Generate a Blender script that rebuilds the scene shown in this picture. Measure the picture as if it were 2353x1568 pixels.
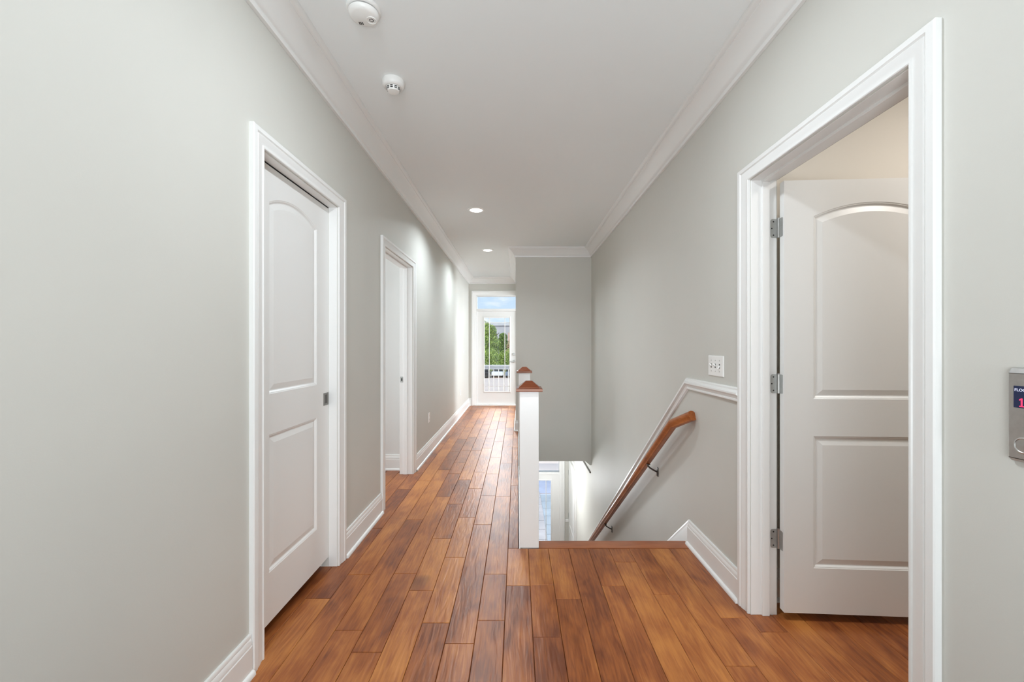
import bpy, bmesh, math, random
from mathutils import Vector, Matrix

for o in list(bpy.data.objects):
    bpy.data.objects.remove(o)
scene = bpy.context.scene
C = scene.collection
PI = math.pi
rnd = random.Random(7)

# ------------------------------------------------------------------ camera
cam_d = bpy.data.cameras.new('camera')
cam = bpy.data.objects.new('camera', cam_d)
C.objects.link(cam)
cam.location = (0, 0, 1.28)
cam.rotation_euler = (PI / 2, 0, 0)
cam_d.sensor_width = 36
cam_d.lens = 14.688
cam_d.shift_x = -0.0053
cam_d.shift_y = 0.0047
cam_d.clip_start = 0.02
cam_d.clip_end = 600
scene.camera = cam

# ------------------------------------------------------------------ colour management
scene.view_settings.view_transform = 'Standard'
scene.view_settings.look = 'None'
scene.view_settings.gamma = 1
scene.view_settings.use_curve_mapping = False
scene.view_settings.exposure = 0.3
cy = scene.cycles
cy.max_bounces = 14
cy.diffuse_bounces = 8
cy.glossy_bounces = 5
cy.transmission_bounces = 6
cy.transparent_max_bounces = 16
cy.caustics_reflective = False
cy.caustics_refractive = False
cy.sample_clamp_indirect = 4.0

# ------------------------------------------------------------------ sky
w = bpy.data.worlds.new('sky')
scene.world = w
w.use_nodes = True
nt = w.node_tree
nt.nodes.clear()
out = nt.nodes.new('ShaderNodeOutputWorld')
bg = nt.nodes.new('ShaderNodeBackground')
tc = nt.nodes.new('ShaderNodeTexCoord')
sx = nt.nodes.new('ShaderNodeSeparateXYZ')
ramp = nt.nodes.new('ShaderNodeValToRGB')
ramp.color_ramp.elements[0].position = 0.0
ramp.color_ramp.elements[0].color = (0.66, 0.80, 0.96, 1)
ramp.color_ramp.elements[1].position = 0.5
ramp.color_ramp.elements[1].color = (0.38, 0.62, 0.95, 1)
nz = nt.nodes.new('ShaderNodeTexNoise')
nz.inputs['Scale'].default_value = 9.0
nz.inputs['Detail'].default_value = 4
mp = nt.nodes.new('ShaderNodeMapping')
mp.inputs['Scale'].default_value = (1, 1, 3.0)
cr = nt.nodes.new('ShaderNodeValToRGB')
cr.color_ramp.elements[0].position = 0.52
cr.color_ramp.elements[1].position = 0.68
mx = nt.nodes.new('ShaderNodeMix')
mx.data_type = 'RGBA'
mx.inputs[7].default_value = (1.0, 1.0, 1.0, 1)
L = nt.links.new
L(tc.outputs['Generated'], sx.inputs[0])
L(sx.outputs['Z'], ramp.inputs[0])
L(tc.outputs['Generated'], mp.inputs[0])
L(mp.outputs[0], nz.inputs['Vector'])
L(nz.outputs[0], cr.inputs[0])
L(cr.outputs[0], mx.inputs[0])
L(ramp.outputs[0], mx.inputs[6])
L(mx.outputs[2], bg.inputs['Color'])
L(bg.outputs[0], out.inputs[0])
bg.inputs['Strength'].default_value = 0.92

# ------------------------------------------------------------------ sun, lower hall lamp and added fill lights
def lamp(name, kind, loc, target, energy, color=(1, 1, 1), sx=1.0, sy=1.0, spread=None):
    d = bpy.data.lights.new(name, kind)
    o = bpy.data.objects.new(name, d)
    C.objects.link(o)
    o.location = loc
    d.energy = energy
    d.color = color
    v = Vector(target) - Vector(loc)
    o.rotation_euler = v.to_track_quat('-Z', 'Y').to_euler()
    if kind == 'AREA':
        d.shape = 'RECTANGLE'
        d.size = sx
        d.size_y = sy
        if spread:
            d.spread = math.radians(spread)
    o['kind'] = 'helper'
    return o

sun = lamp('sun', 'SUN', (-20, -50, 38), (0, 0, 0), 2.2, (1.0, 0.95, 0.87))
sun.data.angle = math.radians(0.6)
lamp('fill_light_behind', 'AREA', (0.45, -5.9, 1.1), (0.1, 8, 2.2), 134, (0.915, 0.985, 1.06), 1.1, 2.2)  # unseen area lamp added to brighten the hall from behind the camera
lamp('ceiling_fill_behind', 'AREA', (0.05, -0.7, 0.9), (0.05, 1.3, 2.743), 17, (0.925, 0.99, 1.045), 0.8, 0.8, 150)  # invented lamp behind the camera, washes the ceiling for soft fill
lamp('fill_light_side_room', 'AREA', (2.85, 8.1, 1.5), (0, 8.1, 1.3), 125, (0.92, 0.985, 1.06), 1.4, 1.7)  # added hidden lamp, brightens the far left wall; no window is built
lamp('balcony_fill_light', 'AREA', (-0.4, 13.5, 4.9), (-0.4, 8.9, 1.3), 1450, (0.95, 0.985, 1.03), 3.4, 3.0)  # area lamp added outside, out of view, for door light and floor glare
over = lamp('fill_light_overhead', 'AREA', (0.0, 1.5, 2.735), (0.0, 1.5, 0), 17, (0.91, 0.99, 1.06), 0.14, 0.14)  # added ceiling lamp out of view, without fixture; lifts the mid hall walls
low = lamp('lower_hall_lamp', 'POINT', (0.25, 7.5, -1.1), (0.25, 7.5, -2), 40, (0.96, 0.99, 1.03))
low.data.shadow_soft_size = 0.15

# ------------------------------------------------------------------ materials
def mat(name, color, rough=0.5, metal=0.0, spec=0.5, bump=0.0, bscale=200.0, vary=0.0, vscale=4.0):
    m = bpy.data.materials.new(name)
    m.use_nodes = True
    n = m.node_tree.nodes
    l = m.node_tree.links.new
    b = n['Principled BSDF']
    b.inputs['Base Color'].default_value = (*color, 1)
    b.inputs['Roughness'].default_value = rough
    b.inputs['Metallic'].default_value = metal
    b.inputs['Specular IOR Level'].default_value = spec
    geo = n.new('ShaderNodeNewGeometry')
    if vary:
        t = n.new('ShaderNodeTexNoise')
        t.inputs['Scale'].default_value = vscale
        t.inputs['Detail'].default_value = 3
        l(geo.outputs['Position'], t.inputs['Vector'])
        r = n.new('ShaderNodeValToRGB')
        r.color_ramp.elements[0].position = 0.3
        r.color_ramp.elements[1].position = 0.7
        r.color_ramp.elements[0].color = (*[c * (1 - vary) for c in color], 1)
        r.color_ramp.elements[1].color = (*[min(1, c * (1 + vary)) for c in color], 1)
        l(t.outputs[0], r.inputs[0])
        l(r.outputs[0], b.inputs['Base Color'])
    if bump:
        t = n.new('ShaderNodeTexNoise')
        t.inputs['Scale'].default_value = bscale
        t.inputs['Detail'].default_value = 2
        l(geo.outputs['Position'], t.inputs['Vector'])
        bp = n.new('ShaderNodeBump')
        bp.inputs['Strength'].default_value = bump
        bp.inputs['Distance'].default_value = 0.001
        l(t.outputs[0], bp.inputs['Height'])
        l(bp.outputs[0], b.inputs['Normal'])
    return m

def emis(name, color, s):
    m = bpy.data.materials.new(name)
    m.use_nodes = True
    b = m.node_tree.nodes['Principled BSDF']
    b.inputs['Base Color'].default_value = (0.02, 0.02, 0.02, 1)
    b.inputs['Emission Color'].default_value = (*color, 1)
    b.inputs['Emission Strength'].default_value = s
    b.inputs['Specular IOR Level'].default_value = 0.12
    return m

M = {}
M['wall'] = mat('greige_wall_paint', (0.60, 0.592, 0.55), 0.55, spec=0.22, bump=0.12, bscale=260, vary=0.012, vscale=2)
M['cream'] = mat('cream_wall_paint', (0.74, 0.70, 0.635), 0.55, spec=0.3, bump=0.1, bscale=260)
M['light_wall'] = mat('pale_grey_wall_paint', (0.70, 0.70, 0.685), 0.5, spec=0.3, bump=0.1, bscale=260)
M['ceiling'] = mat('ceiling_paint', (0.85, 0.88, 0.88), 0.8, spec=0.2, bump=0.1, bscale=180)
M['trim'] = mat('white_trim_paint', (0.80, 0.80, 0.785), 0.3, spec=0.5, bump=0.05, bscale=90)
M['door'] = mat('white_door_paint', (0.80, 0.80, 0.785), 0.35, spec=0.45, bump=0.05, bscale=120)
M['plastic'] = mat('white_plastic', (0.85, 0.85, 0.83), 0.3)
M['plastic_dark'] = mat('black_vent', (0.01, 0.01, 0.01), 0.6)
M['nickel'] = mat('satin_nickel', (0.46, 0.465, 0.45), 0.36, 0.6, vary=0.06, vscale=60)
M['steel'] = mat('brushed_steel', (0.50, 0.495, 0.48), 0.36, 1.0, vary=0.05, vscale=90)
M['pull_metal'] = mat('aged_nickel', (0.24, 0.23, 0.21), 0.4, 0.9, vary=0.06, vscale=60)
M['dark_metal'] = mat('dark_bronze_metal', (0.10, 0.09, 0.08), 0.35, 0.9)
M['joint'] = mat('dark_plank_joint', (0.05, 0.018, 0.008), 0.7)
M['lens'] = emis('downlight_glow', (1.0, 0.98, 0.94), 6.0)
M['screen'] = emis('display_navy', (0.006, 0.012, 0.05), 0.9)
M['screen_white'] = emis('display_white_letters', (0.75, 0.78, 1.0), 1.0)
M['screen_red'] = emis('display_red_digit', (1.0, 0.05, 0.16), 1.0)
M['rail_shade_grey'] = mat('railing_shade_tone', (0.30, 0.32, 0.36), 0.45)  # bluish shade on the top rail is put into its colour
M['rail_white'] = mat('pale_railing_paint', (0.60, 0.59, 0.57), 0.4)
M['deck'] = mat('deck_boards', (0.58, 0.44, 0.36), 0.6, vary=0.1, vscale=8)
M['ground'] = mat('pale_concrete', (0.84, 0.66, 0.56), 0.9, vary=0.06, vscale=0.4)
M['asphalt'] = mat('asphalt', (0.36, 0.37, 0.45), 0.9, vary=0.08, vscale=3)
M['paver'] = mat('pinkish_paver', (0.36, 0.325, 0.32), 0.8, vary=0.12, vscale=2.5)
M['paver_blue'] = mat('blue_grey_paver', (0.285, 0.31, 0.335), 0.8, vary=0.12, vscale=2.5)
M['render_grey'] = mat('grey_stucco', (0.42, 0.42, 0.45), 0.8, vary=0.05, vscale=1)
M['roof_grey'] = mat('grey_metal_roof', (0.50, 0.51, 0.54), 0.6, vary=0.05, vscale=1)
M['pink'] = mat('pink_brick', (0.62, 0.38, 0.30), 0.8, vary=0.1, vscale=1.5)
M['trunk'] = mat('tree_bark', (0.10, 0.07, 0.045), 0.9, vary=0.2, vscale=3)
M['tyre'] = mat('tyre_rubber', (0.02, 0.02, 0.02), 0.8)
M['car_glass'] = mat('tinted_car_glass', (0.02, 0.025, 0.03), 0.1)
M['car_black'] = mat('black_car_paint', (0.02, 0.02, 0.022), 0.25)
M['car_white'] = mat('white_car_paint', (0.75, 0.76, 0.78), 0.25)
M['car_blue'] = mat('slate_car_paint', (0.20, 0.25, 0.33), 0.25)

def leaf_mat(name, c0, c1):
    m = bpy.data.materials.new(name)
    m.use_nodes = True
    n = m.node_tree.nodes
    l = m.node_tree.links.new
    b = n['Principled BSDF']
    b.inputs['Roughness'].default_value = 0.6
    b.inputs['Specular IOR Level'].default_value = 0.2
    g = n.new('ShaderNodeNewGeometry')
    r = n.new('ShaderNodeValToRGB')
    r.color_ramp.elements[0].color = (*c0, 1)
    r.color_ramp.elements[1].color = (*c1, 1)
    l(g.outputs['Random Per Island'], r.inputs[0])
    l(r.outputs[0], b.inputs['Base Color'])
    return m
M['leaf_dark'] = leaf_mat('dark_green_leaves', (0.07, 0.14, 0.03), (0.30, 0.42, 0.10))
M['leaf_bright'] = leaf_mat('yellow_green_leaves', (0.16, 0.28, 0.05), (0.52, 0.62, 0.16))
M['leaf_pink'] = leaf_mat('pinkish_blossom_leaves', (0.35, 0.36, 0.16), (0.85, 0.55, 0.42))

def wood(name, dark, mid, light, grain_axis='Y', rough=0.27, scrape=1.0, knots=True, objvar=0.5):
    """hand scraped hardwood: grain along one axis, tone differs from piece to piece"""
    m = bpy.data.materials.new(name)
    m.use_nodes = True
    n = m.node_tree.nodes
    l = m.node_tree.links.new
    b = n['Principled BSDF']
    geo = n.new('ShaderNodeNewGeometry')
    oi = n.new('ShaderNodeObjectInfo')
    off = n.new('ShaderNodeVectorMath'); off.operation = 'SCALE'
    off.inputs[0].default_value = (37.0, 91.0, 53.0)
    l(oi.outputs['Random'], off.inputs['Scale'])
    add = n.new('ShaderNodeVectorMath'); add.operation = 'ADD'
    l(geo.outputs['Position'], add.inputs[0])
    l(off.outputs[0], add.inputs[1])
    def mapped(sc):
        mm = n.new('ShaderNodeMapping')
        mm.inputs['Scale'].default_value = sc
        l(add.outputs[0], mm.inputs[0])
        return mm
    def noise(sc, scale, detail=3, dist=0.0):
        t = n.new('ShaderNodeTexNoise')
        t.inputs['Scale'].default_value = scale
        t.inputs['Detail'].default_value = detail
        t.inputs['Distortion'].default_value = dist
        l(mapped(sc).outputs[0], t.inputs['Vector'])
        return t
    along = {'Y': (1.0, 0.07, 1.0), 'X': (0.07, 1.0, 1.0)}[grain_axis]
    patch = {'Y': (1.0, 0.45, 1.0), 'X': (0.45, 1.0, 1.0)}[grain_axis]
    fine = noise(along, 95, 4, 0.6)
    blot = noise(patch, 9, 3, 0.8)
    big = noise(patch, 3.2, 2, 0.3)
    def math_(op, a, bb):
        t = n.new('ShaderNodeMath'); t.operation = op
        for i, v in enumerate((a, bb)):
            if isinstance(v, (int, float)):
                t.inputs[i].default_value = v
            else:
                l(v, t.inputs[i])
        return t.outputs[0]
    s = math_('MULTIPLY', fine.outputs[0], 0.46)
    s = math_('ADD', s, math_('MULTIPLY', blot.outputs[0], 0.50))
    s = math_('ADD', s, math_('MULTIPLY', big.outputs[0], 0.46))
    s = math_('ADD', s, math_('MULTIPLY', math_('SUBTRACT', oi.outputs['Random'], 0.5), objvar * 0.42))
    r = n.new('ShaderNodeValToRGB')
    e = r.color_ramp.elements
    e[0].position = 0.50; e[0].color = (*dark, 1)
    e[1].position = 0.92; e[1].color = (*light, 1)
    x = e.new(0.70); x.color = (*mid, 1)
    l(s, r.inputs[0])
    col = r.outputs[0]
    if knots:
        kn = noise(patch, 5.5, 1, 0.5)
        kr = n.new('ShaderNodeValToRGB')
        kr.color_ramp.elements[0].position = 0.73
        kr.color_ramp.elements[0].color = (0, 0, 0, 1)
        kr.color_ramp.elements[1].position = 0.88
        kr.color_ramp.elements[1].color = (1, 1, 1, 1)
        l(kn.outputs[0], kr.inputs[0])
        mixk = n.new('ShaderNodeMix'); mixk.data_type = 'RGBA'
        l(kr.outputs[0], mixk.inputs[0])
        l(col, mixk.inputs[6])
        mixk.inputs[7].default_value = (dark[0] * 0.45, dark[1] * 0.4, dark[2] * 0.5, 1)
        col = mixk.outputs[2]
    l(col, b.inputs['Base Color'])
    b.inputs['Roughness'].default_value = rough
    b.inputs['Specular IOR Level'].default_value = 0.55
    b.inputs['Specular Tint'].default_value = (1.0, 0.77, 0.63, 1)
    if scrape:
        wob = {'Y': (1.0, 0.14, 1.0), 'X': (0.14, 1.0, 1.0)}[grain_axis]
        sc1 = noise(wob, 34, 1, 1.2)
        sc2 = noise(along, 160, 2, 0.3)
        h = math_('ADD', math_('MULTIPLY', sc1.outputs[0], 1.0), math_('MULTIPLY', sc2.outputs[0], 0.10))
        bp = n.new('ShaderNodeBump')
        bp.inputs['Strength'].default_value = 0.75 * scrape
        bp.inputs['Distance'].default_value = 0.0022
        l(h, bp.inputs['Height'])
        l(bp.outputs[0], b.inputs['Normal'])
    return m
M['plank'] = wood('hand_scraped_plank', (0.145, 0.038, 0.014), (0.31, 0.095, 0.026), (0.50, 0.195, 0.050), rough=0.33)
M['nosing'] = wood('nosing_wood', (0.15, 0.04, 0.017), (0.34, 0.105, 0.04), (0.42, 0.15, 0.06), 'X', 0.3, 0.0, False, 0.0)
M['rail_wood'] = wood('stained_rail_wood', (0.13, 0.034, 0.012), (0.30, 0.085, 0.022), (0.42, 0.14, 0.04), 'Y', 0.3, 0.0, False, 0.0)
M['cap_wood'] = wood('stained_cap_wood', (0.09, 0.018, 0.007), (0.165, 0.037, 0.013), (0.215, 0.057, 0.020), 'X', 0.3, 0.0, False, 0.0)

def glass():
    m = bpy.data.materials.new('clear_window_glass')
    m.use_nodes = True
    n = m.node_tree.nodes
    l = m.node_tree.links.new
    n.remove(n['Principled BSDF'])
    o = n['Material Output']
    t = n.new('ShaderNodeBsdfTransparent')
    t.inputs[0].default_value = (0.96, 0.98, 0.98, 1)
    g = n.new('ShaderNodeBsdfGlossy')
    g.inputs['Roughness'].default_value = 0.02
    f = n.new('ShaderNodeFresnel')
    f.inputs['IOR'].default_value = 1.45
    mi = n.new('ShaderNodeMixShader')
    l(f.outputs[0], mi.inputs[0])
    l(t.outputs[0], mi.inputs[1])
    l(g.outputs[0], mi.inputs[2])
    l(mi.outputs[0], o.inputs[0])
    return m
M['glass'] = glass()

# ------------------------------------------------------------------ mesh helpers
class MB:
    def __init__(self):
        self.v = []
        self.f = []
    def box(self, x0, x1, y0, y1, z0, z1):
        i = len(self.v)
        self.v += [(x0, y0, z0), (x1, y0, z0), (x1, y1, z0), (x0, y1, z0), (x0, y0, z1), (x1, y0, z1), (x1, y1, z1), (x0, y1, z1)]
        self.f += [tuple(i + k for k in q) for q in ((0, 3, 2, 1), (4, 5, 6, 7), (0, 1, 5, 4), (1, 2, 6, 5), (2, 3, 7, 6), (3, 0, 4, 7))]
        return self
    def strips(self, rows, close=False, cap=True):
        """rows: lists of points, one per profile point; joined into quads. close joins the last row to the first."""
        i = len(self.v)
        n = len(rows[0])
        for r in rows:
            self.v += [tuple(p) for p in r]
        R = len(rows)
        for a in range(R if close else R - 1):
            b = (a + 1) % R
            for k in range(n - 1):
                self.f.append((i + a * n + k, i + a * n + k + 1, i + b * n + k + 1, i + b * n + k))
        if cap:
            self.f.append(tuple(i + a * n for a in range(R)))
            self.f.append(tuple(i + a * n + n - 1 for a in range(R))[::-1])
        return self
    def lathe(self, c, prof, n=32, axis='Z', cap=True):
        """prof: (radius, height) pairs along the axis from c"""
        i = len(self.v)
        for r, h in prof:
            for k in range(n):
                a = 2 * PI * k / n
                p = (r * math.cos(a), r * math.sin(a), h)
                if axis == 'X':
                    p = (h, r * math.cos(a), r * math.sin(a))
                elif axis == 'Y':
                    p = (r * math.cos(a), h, r * math.sin(a))
                self.v.append((c[0] + p[0], c[1] + p[1], c[2] + p[2]))
        for a in range(len(prof) - 1):
            for k in range(n):
                k2 = (k + 1) % n
                self.f.append((i + a * n + k, i + a * n + k2, i + (a + 1) * n + k2, i + (a + 1) * n + k))
        if cap:
            self.f.append(tuple(i + k for k in range(n))[::-1])
            self.f.append(tuple(i + (len(prof) - 1) * n + k for k in range(n)))
        return self
    def tube(self, pts, r, n=10):
        rows = []
        P = [Vector(p) for p in pts]
        for a, p in enumerate(P):
            t = (P[min(a + 1, len(P) - 1)] - P[max(a - 1, 0)]).normalized()
            u = t.cross(Vector((0, 0, 1)))
            if u.length < 1e-3:
                u = Vector((1, 0, 0))
            u.normalize()
            v = t.cross(u)
            rows.append([p + (u * math.cos(2 * PI * k / n) + v * math.sin(2 * PI * k / n)) * r for k in range(n)])
        i = len(self.v)
        for r_ in rows:
            self.v += [tuple(q) for q in r_]
        for a in range(len(rows) - 1):
            for k in range(n):
                k2 = (k + 1) % n
                self.f.append((i + a * n + k, i + a * n + k2, i + (a + 1) * n + k2, i + (a + 1) * n + k))
        self.f.append(tuple(i + k for k in range(n))[::-1])
        self.f.append(tuple(i + (len(rows) - 1) * n + k for k in range(n)))
        return self
    def prism(self, outline, x0, x1, axis='X'):
        """outline: 2-D polygon in the plane across the axis"""
        i = len(self.v)
        n = len(outline)
        for h in (x0, x1):
            for a, b in outline:
                self.v.append({'X': (h, a, b), 'Y': (a, h, b), 'Z': (a, b, h)}[axis])
        for k in range(n):
            k2 = (k + 1) % n
            self.f.append((i + k, i + k2, i + n + k2, i + n + k))
        self.f.append(tuple(i + k for k in range(n))[::-1])
        self.f.append(tuple(i + n + k for k in range(n)))
        return self
    def build(self, name, m, parent=None, bevel=0.0, smooth=0.0, kind=None, loc=None, seg=2):
        me = bpy.data.meshes.new(name)
        me.from_pydata(self.v, [], self.f)
        bm = bmesh.new()
        bm.from_mesh(me)
        bmesh.ops.recalc_face_normals(bm, faces=bm.faces)
        if bevel:
            ed = [e for e in bm.edges if len(e.link_faces) == 2 and e.calc_face_angle(0) > 0.6]
            bmesh.ops.bevel(bm, geom=ed, offset=bevel, segments=seg, affect='EDGES', profile=0.5, clamp_overlap=True)
        if smooth:
            for f in bm.faces:
                f.smooth = True
        bm.to_mesh(me)
        bm.free()
        if smooth:
            me.set_sharp_from_angle(angle=math.radians(smooth))
        me.materials.append(m)
        o = bpy.data.objects.new(name, me)
        C.objects.link(o)
        if parent:
            o.parent = parent
            o.matrix_parent_inverse = Matrix.Translation(parent.location).inverted() if loc is None else Matrix()
        if loc is not None:
            o.location = loc
        if kind:
            o['kind'] = kind
        return o

def empty(name, loc, kind=None):
    o = bpy.data.objects.new(name, None)
    C.objects.link(o)
    o.location = loc
    o.empty_display_size = 0.1
    if kind:
        o['kind'] = kind
    return o

def thing(o, label, cat, group=None):
    o['label'] = label
    o['category'] = cat
    if group:
        o['group'] = group
    return o

def structure(o, label=None):
    o['kind'] = 'structure'
    if label:
        o['label'] = label
    return o

def copy_tree(src, loc):
    """a copy of a thing with its parts and sub-parts"""
    r = src.copy()
    C.objects.link(r)
    r.location = loc
    for ch in src.children:
        c = ch.copy()
        C.objects.link(c)
        c.parent = r
        for g in ch.children:
            d = g.copy()
            C.objects.link(d)
            d.parent = c
    return r

# ------------------------------------------------------------------ key dimensions (metres)
XL, XR = -1.045, 1.11          # faces of the hallway walls
TW = 0.125                     # wall thickness
H = 2.743                      # ceiling
YB, YF = -6.0, 8.95            # wall behind the camera, far wall
YN = 2.70                      # top of the stairs
YS = 6.27                      # wall that closes the stairwell
XS = -0.026                    # corridor face of that wall
ZL = -3.54                     # lower floor
ZH = -0.451                    # ceiling of the lower hall
XD = 1.9                       # how far the rooms at the sides reach
D1 = (1.715, 2.423, 2.083)     # pocket door opening: y0, y1, top
D2 = (3.278, 4.163, 2.06)      # second doorway on the left
D3 = (1.181, 1.988, 2.068)     # doorway on the right

# ------------------------------------------------------------------ floor slab and walls
floor = MB()
floor.box(XL, 0.01, YB, YF, -0.30, -0.016)
floor.box(0.01, XR, YB, YN - 0.06, -0.30, -0.016)
floor.box(XR, 3.2, -0.4, 2.11, -0.30, -0.016)
floor.box(-3.2, XL, 2.9, 4.35, -0.30, -0.016)
floor.box(-2.0, XL, 1.4, 2.75, -0.30, -0.016)
floor.box(0.01, 3.0, YS + 0.12, YF, -0.30, -0.002)
floor = structure(floor.build('floor', M['joint']), 'hand scraped reddish brown hardwood plank floor')
lowfl = structure(MB().box(-0.3, XR + TW, YN, YF, ZL - 0.2, ZL).build('floor_lower_hall', M['deck']))

wl = MB()
x0, x1 = XL - TW, XL
wl.box(x0, x1, YB, D1[0], -0.3, H)
wl.box(x0, x1, D1[0], D1[1], D1[2] + 0.0, H)
wl.box(x0, x1, D1[1], D2[0], -0.3, H)
wl.box(x0, x1, D2[0], D2[1], D2[2], H)
wl.box(x0, x1, D2[1], YF + 0.12, -0.3, H)
structure(wl.build('wall_left', M['wall']), 'greige left wall of the hallway with two doorways')

wr = MB()
x0, x1 = XR, XR + TW
wr.box(x0, x1, YB, D3[0], -0.3, H)
wr.box(x0, x1, D3[0], D3[1], D3[2], H)
wr.box(x0, x1, D3[1], YS + 0.12, ZL - 0.2, H)
wr.box(x0, x1, YS + 0.12, YF + 0.12, ZL - 0.2, -0.3)
structure(wr.build('wall_right', M['wall']), 'greige right wall running down beside the stairs')

structure(MB().box(XS, XR, YS, YS + 0.12, ZH, H).build('wall_stair_end', M['wall']), 'grey wall closing the stairwell above the lower hall')
ws = MB()
ws.box(XS, XS + 0.115, YS + 0.12, 7.3, -0.02, H)
ws.box(XS, XS + 0.115, 7.3, YF, 2.35, H)
structure(ws.build('wall_corridor_right', M['wall']))
structure(MB().box(0.02, 0.10, YN, YF, ZL, -0.29).build('wall_lower_left', M['wall']))
structure(MB().box(0.02, XR, YN - 0.12, YN - 0.0605, ZL, -0.29).build('wall_below_landing', M['wall']))
structure(MB().box(0.10, XR, YS + 0.12, YF, ZH, -0.30).build('ceiling_lower_hall', M['ceiling']))
structure(MB().box(-3.4, 3.4, YB - 0.2, YF + 0.12, H, H + 0.2).build('ceiling', M['ceiling']), 'pale grey painted hallway ceiling')

# far wall with the balcony door above and the entrance door below
UD = (-0.895, 0.02, 2.37)      # upper opening x0, x1, top
LD = (-0.01, 0.925, ZL + 2.37)
wf = MB()
y0, y1 = YF, YF + 0.12
wf.box(XL - TW, UD[0], y0, y1, -0.3, H)
wf.box(UD[0], UD[1], y0, y1, UD[2], H)
wf.box(UD[1], 3.1, y0, y1, -0.3, H)
wf.box(UD[0], UD[1], y0, y1, -0.3, -0.02)
wf.box(-0.3, LD[0], y0, y1, ZL - 0.2, -0.3)
wf.box(LD[0], LD[1], y0, y1, LD[2], -0.3)
wf.box(LD[1], XR + TW, y0, y1, ZL - 0.2, -0.3)
structure(wf.build('wall_far', M['wall']), 'far grey wall around the glazed balcony door')
structure(MB().box(XL - TW, XR + TW, YB - 0.1, YB, -0.3, H).build('wall_back', M['wall']))

# rooms seen through the doorways
rr = MB()
rr.box(XR + TW, 3.3, 2.107, 2.2, -0.3, H)
rr.box(3.2, 3.3, -0.5, 2.107, -0.3, H)
rr.box(XR + TW, 3.2, -0.5, -0.4, -0.3, H)
structure(rr.build('wall_right_room', M['cream']), 'warm cream wall of the room behind the open door')
lr = MB()
lr.box(-3.3, XL - TW, 4.31, 4.41, -0.3, H)
lr.box(-3.3, -3.2, 2.85, 4.31, -0.3, H)
lr.box(-3.2, XL - TW, 2.8, 2.9, -0.3, H)
structure(lr.build('wall_left_room', M['light_wall']), 'pale wall seen through the second left doorway')
cl = MB()
cl.box(-2.0, XL - TW, 1.3, 1.4, -0.3, H)
cl.box(-2.0, XL - TW, 2.7, 2.8, -0.3, H)
cl.box(-2.1, -2.0, 1.3, 2.8, -0.3, H)
structure(cl.build('wall_closet', M['wall']))
sr = MB()
sr.box(3.0, 3.1, YS + 0.12, YF, -0.3, H)
sr.box(XR, 3.1, YS, YS + 0.12, -0.3, H)
structure(sr.build('wall_side_room', M['wall']))

# ------------------------------------------------------------------ floor planks
PW = 0.127
S0 = 0.0679
JOINTS = {                     # row index -> known joints (distance from the camera)
    -9: [2.116, 2.93, 3.73], -8: [1.55, 2.336, 3.955, 5.56], -7: [1.879, 3.075, 4.31], -6: [1.745, 2.45, 3.54, 4.18, 4.57],
    -5: [1.62, 2.347 + 1.03, 3.99], -4: [1.40, 1.929, 2.526, 3.116, 3.742], -3: [1.795, 2.99],
    -2: [1.30, 1.947, 2.341, 3.55], -1: [1.2, 2.64, 3.83], 0: [1.835, 2.236], 1: [1.12, 2.113], 2: [1.5], 3: [2.228], 4: [1.35, 2.472],
    5: [2.15], 6: [1.668], 7: [1.965]}
JOINTS[-5] = [2.184, 2.771, 3.378, 3.99]
JOINTS[-6] = [1.745, 2.347, 3.54, 4.18, 4.57]

def add_plank(xa, xb, ya, yb):
    g = 0.0007
    bv = 0.0022
    xa, xb, ya, yb = xa + g, xb - g, ya + g, yb - g
    z = rnd.uniform(-0.0005, 0.0005)
    zt, zb, zm = z, -0.0155, z - 0.0022
    cx, cyy = (xa + xb) / 2, (ya + yb) / 2
    v = []
    for (a, b, c, d, h) in ((xa, xb, ya, yb, zb), (xa, xb, ya, yb, zm), (xa + bv, xb - bv, ya + bv, yb - bv, zt)):
        v += [(a - cx, c - cyy, h), (b - cx, c - cyy, h), (b - cx, d - cyy, h), (a - cx, d - cyy, h)]
    f = []
    for s in (0, 4):
        for k in range(4):
            f.append((s + k, s + (k + 1) % 4, s + 4 + (k + 1) % 4, s + 4 + k))
    f.append((8, 9, 10, 11))
    me = bpy.data.meshes.new('plank')
    me.from_pydata(v, [], f)
    me.materials.append(M['plank'])
    o = bpy.data.objects.new('plank', me)
    C.objects.link(o)
    o.location = (cx, cyy, 0)
    o.parent = floor

def plank_run(row, xa, xb, ya, yb):
    known = sorted(j for j in JOINTS.get(row, []) if ya + 0.02 < j < yb - 0.02)
    cuts = [ya] + known + [yb]
    full = [ya]
    for a, b in zip(cuts, cuts[1:]):
        exact = a in known and b in known
        y = a
        while not exact and b - y > 1.25:
            y += rnd.uniform(0.45, 1.15)
            if b - y < 0.3:
                break
            full.append(y)
        full.append(b)
    for a, b in zip(full, full[1:]):
        if b - a > 0.01:
            add_plank(xa, xb, a, b)

for row in range(-16, 15):
    xa, xb = S0 + PW * row, S0 + PW * (row + 1)
    if xb <= XL - TW + 0.05:
        plank_run(row, xa, xb, D2[0] - 0.1, 4.30)
    elif xa < XL - 0.01 and xb <= XL + 0.03:
        plank_run(row, xa, xb, 1.62, 2.52)
        plank_run(row, xa, xb, D2[0] - 0.05, D2[1] + 0.05)
    elif xa < XL + 0.02:
        plank_run(row, xa, xb, 1.0, YF)
    elif xb <= 0.0 + 0.01:
        plank_run(row, xa, xb, 1.0, YF)
    elif row == -1:
        plank_run(row, xa, 0.006, 2.64, YF)
        plank_run(row, xa, xb, 1.0, 2.637)
    elif xa < XR:
        plank_run(row, xa, xb, 0.9, 2.637)
    else:
        plank_run(row, xa, xb, 0.9, 2.10)

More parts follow.
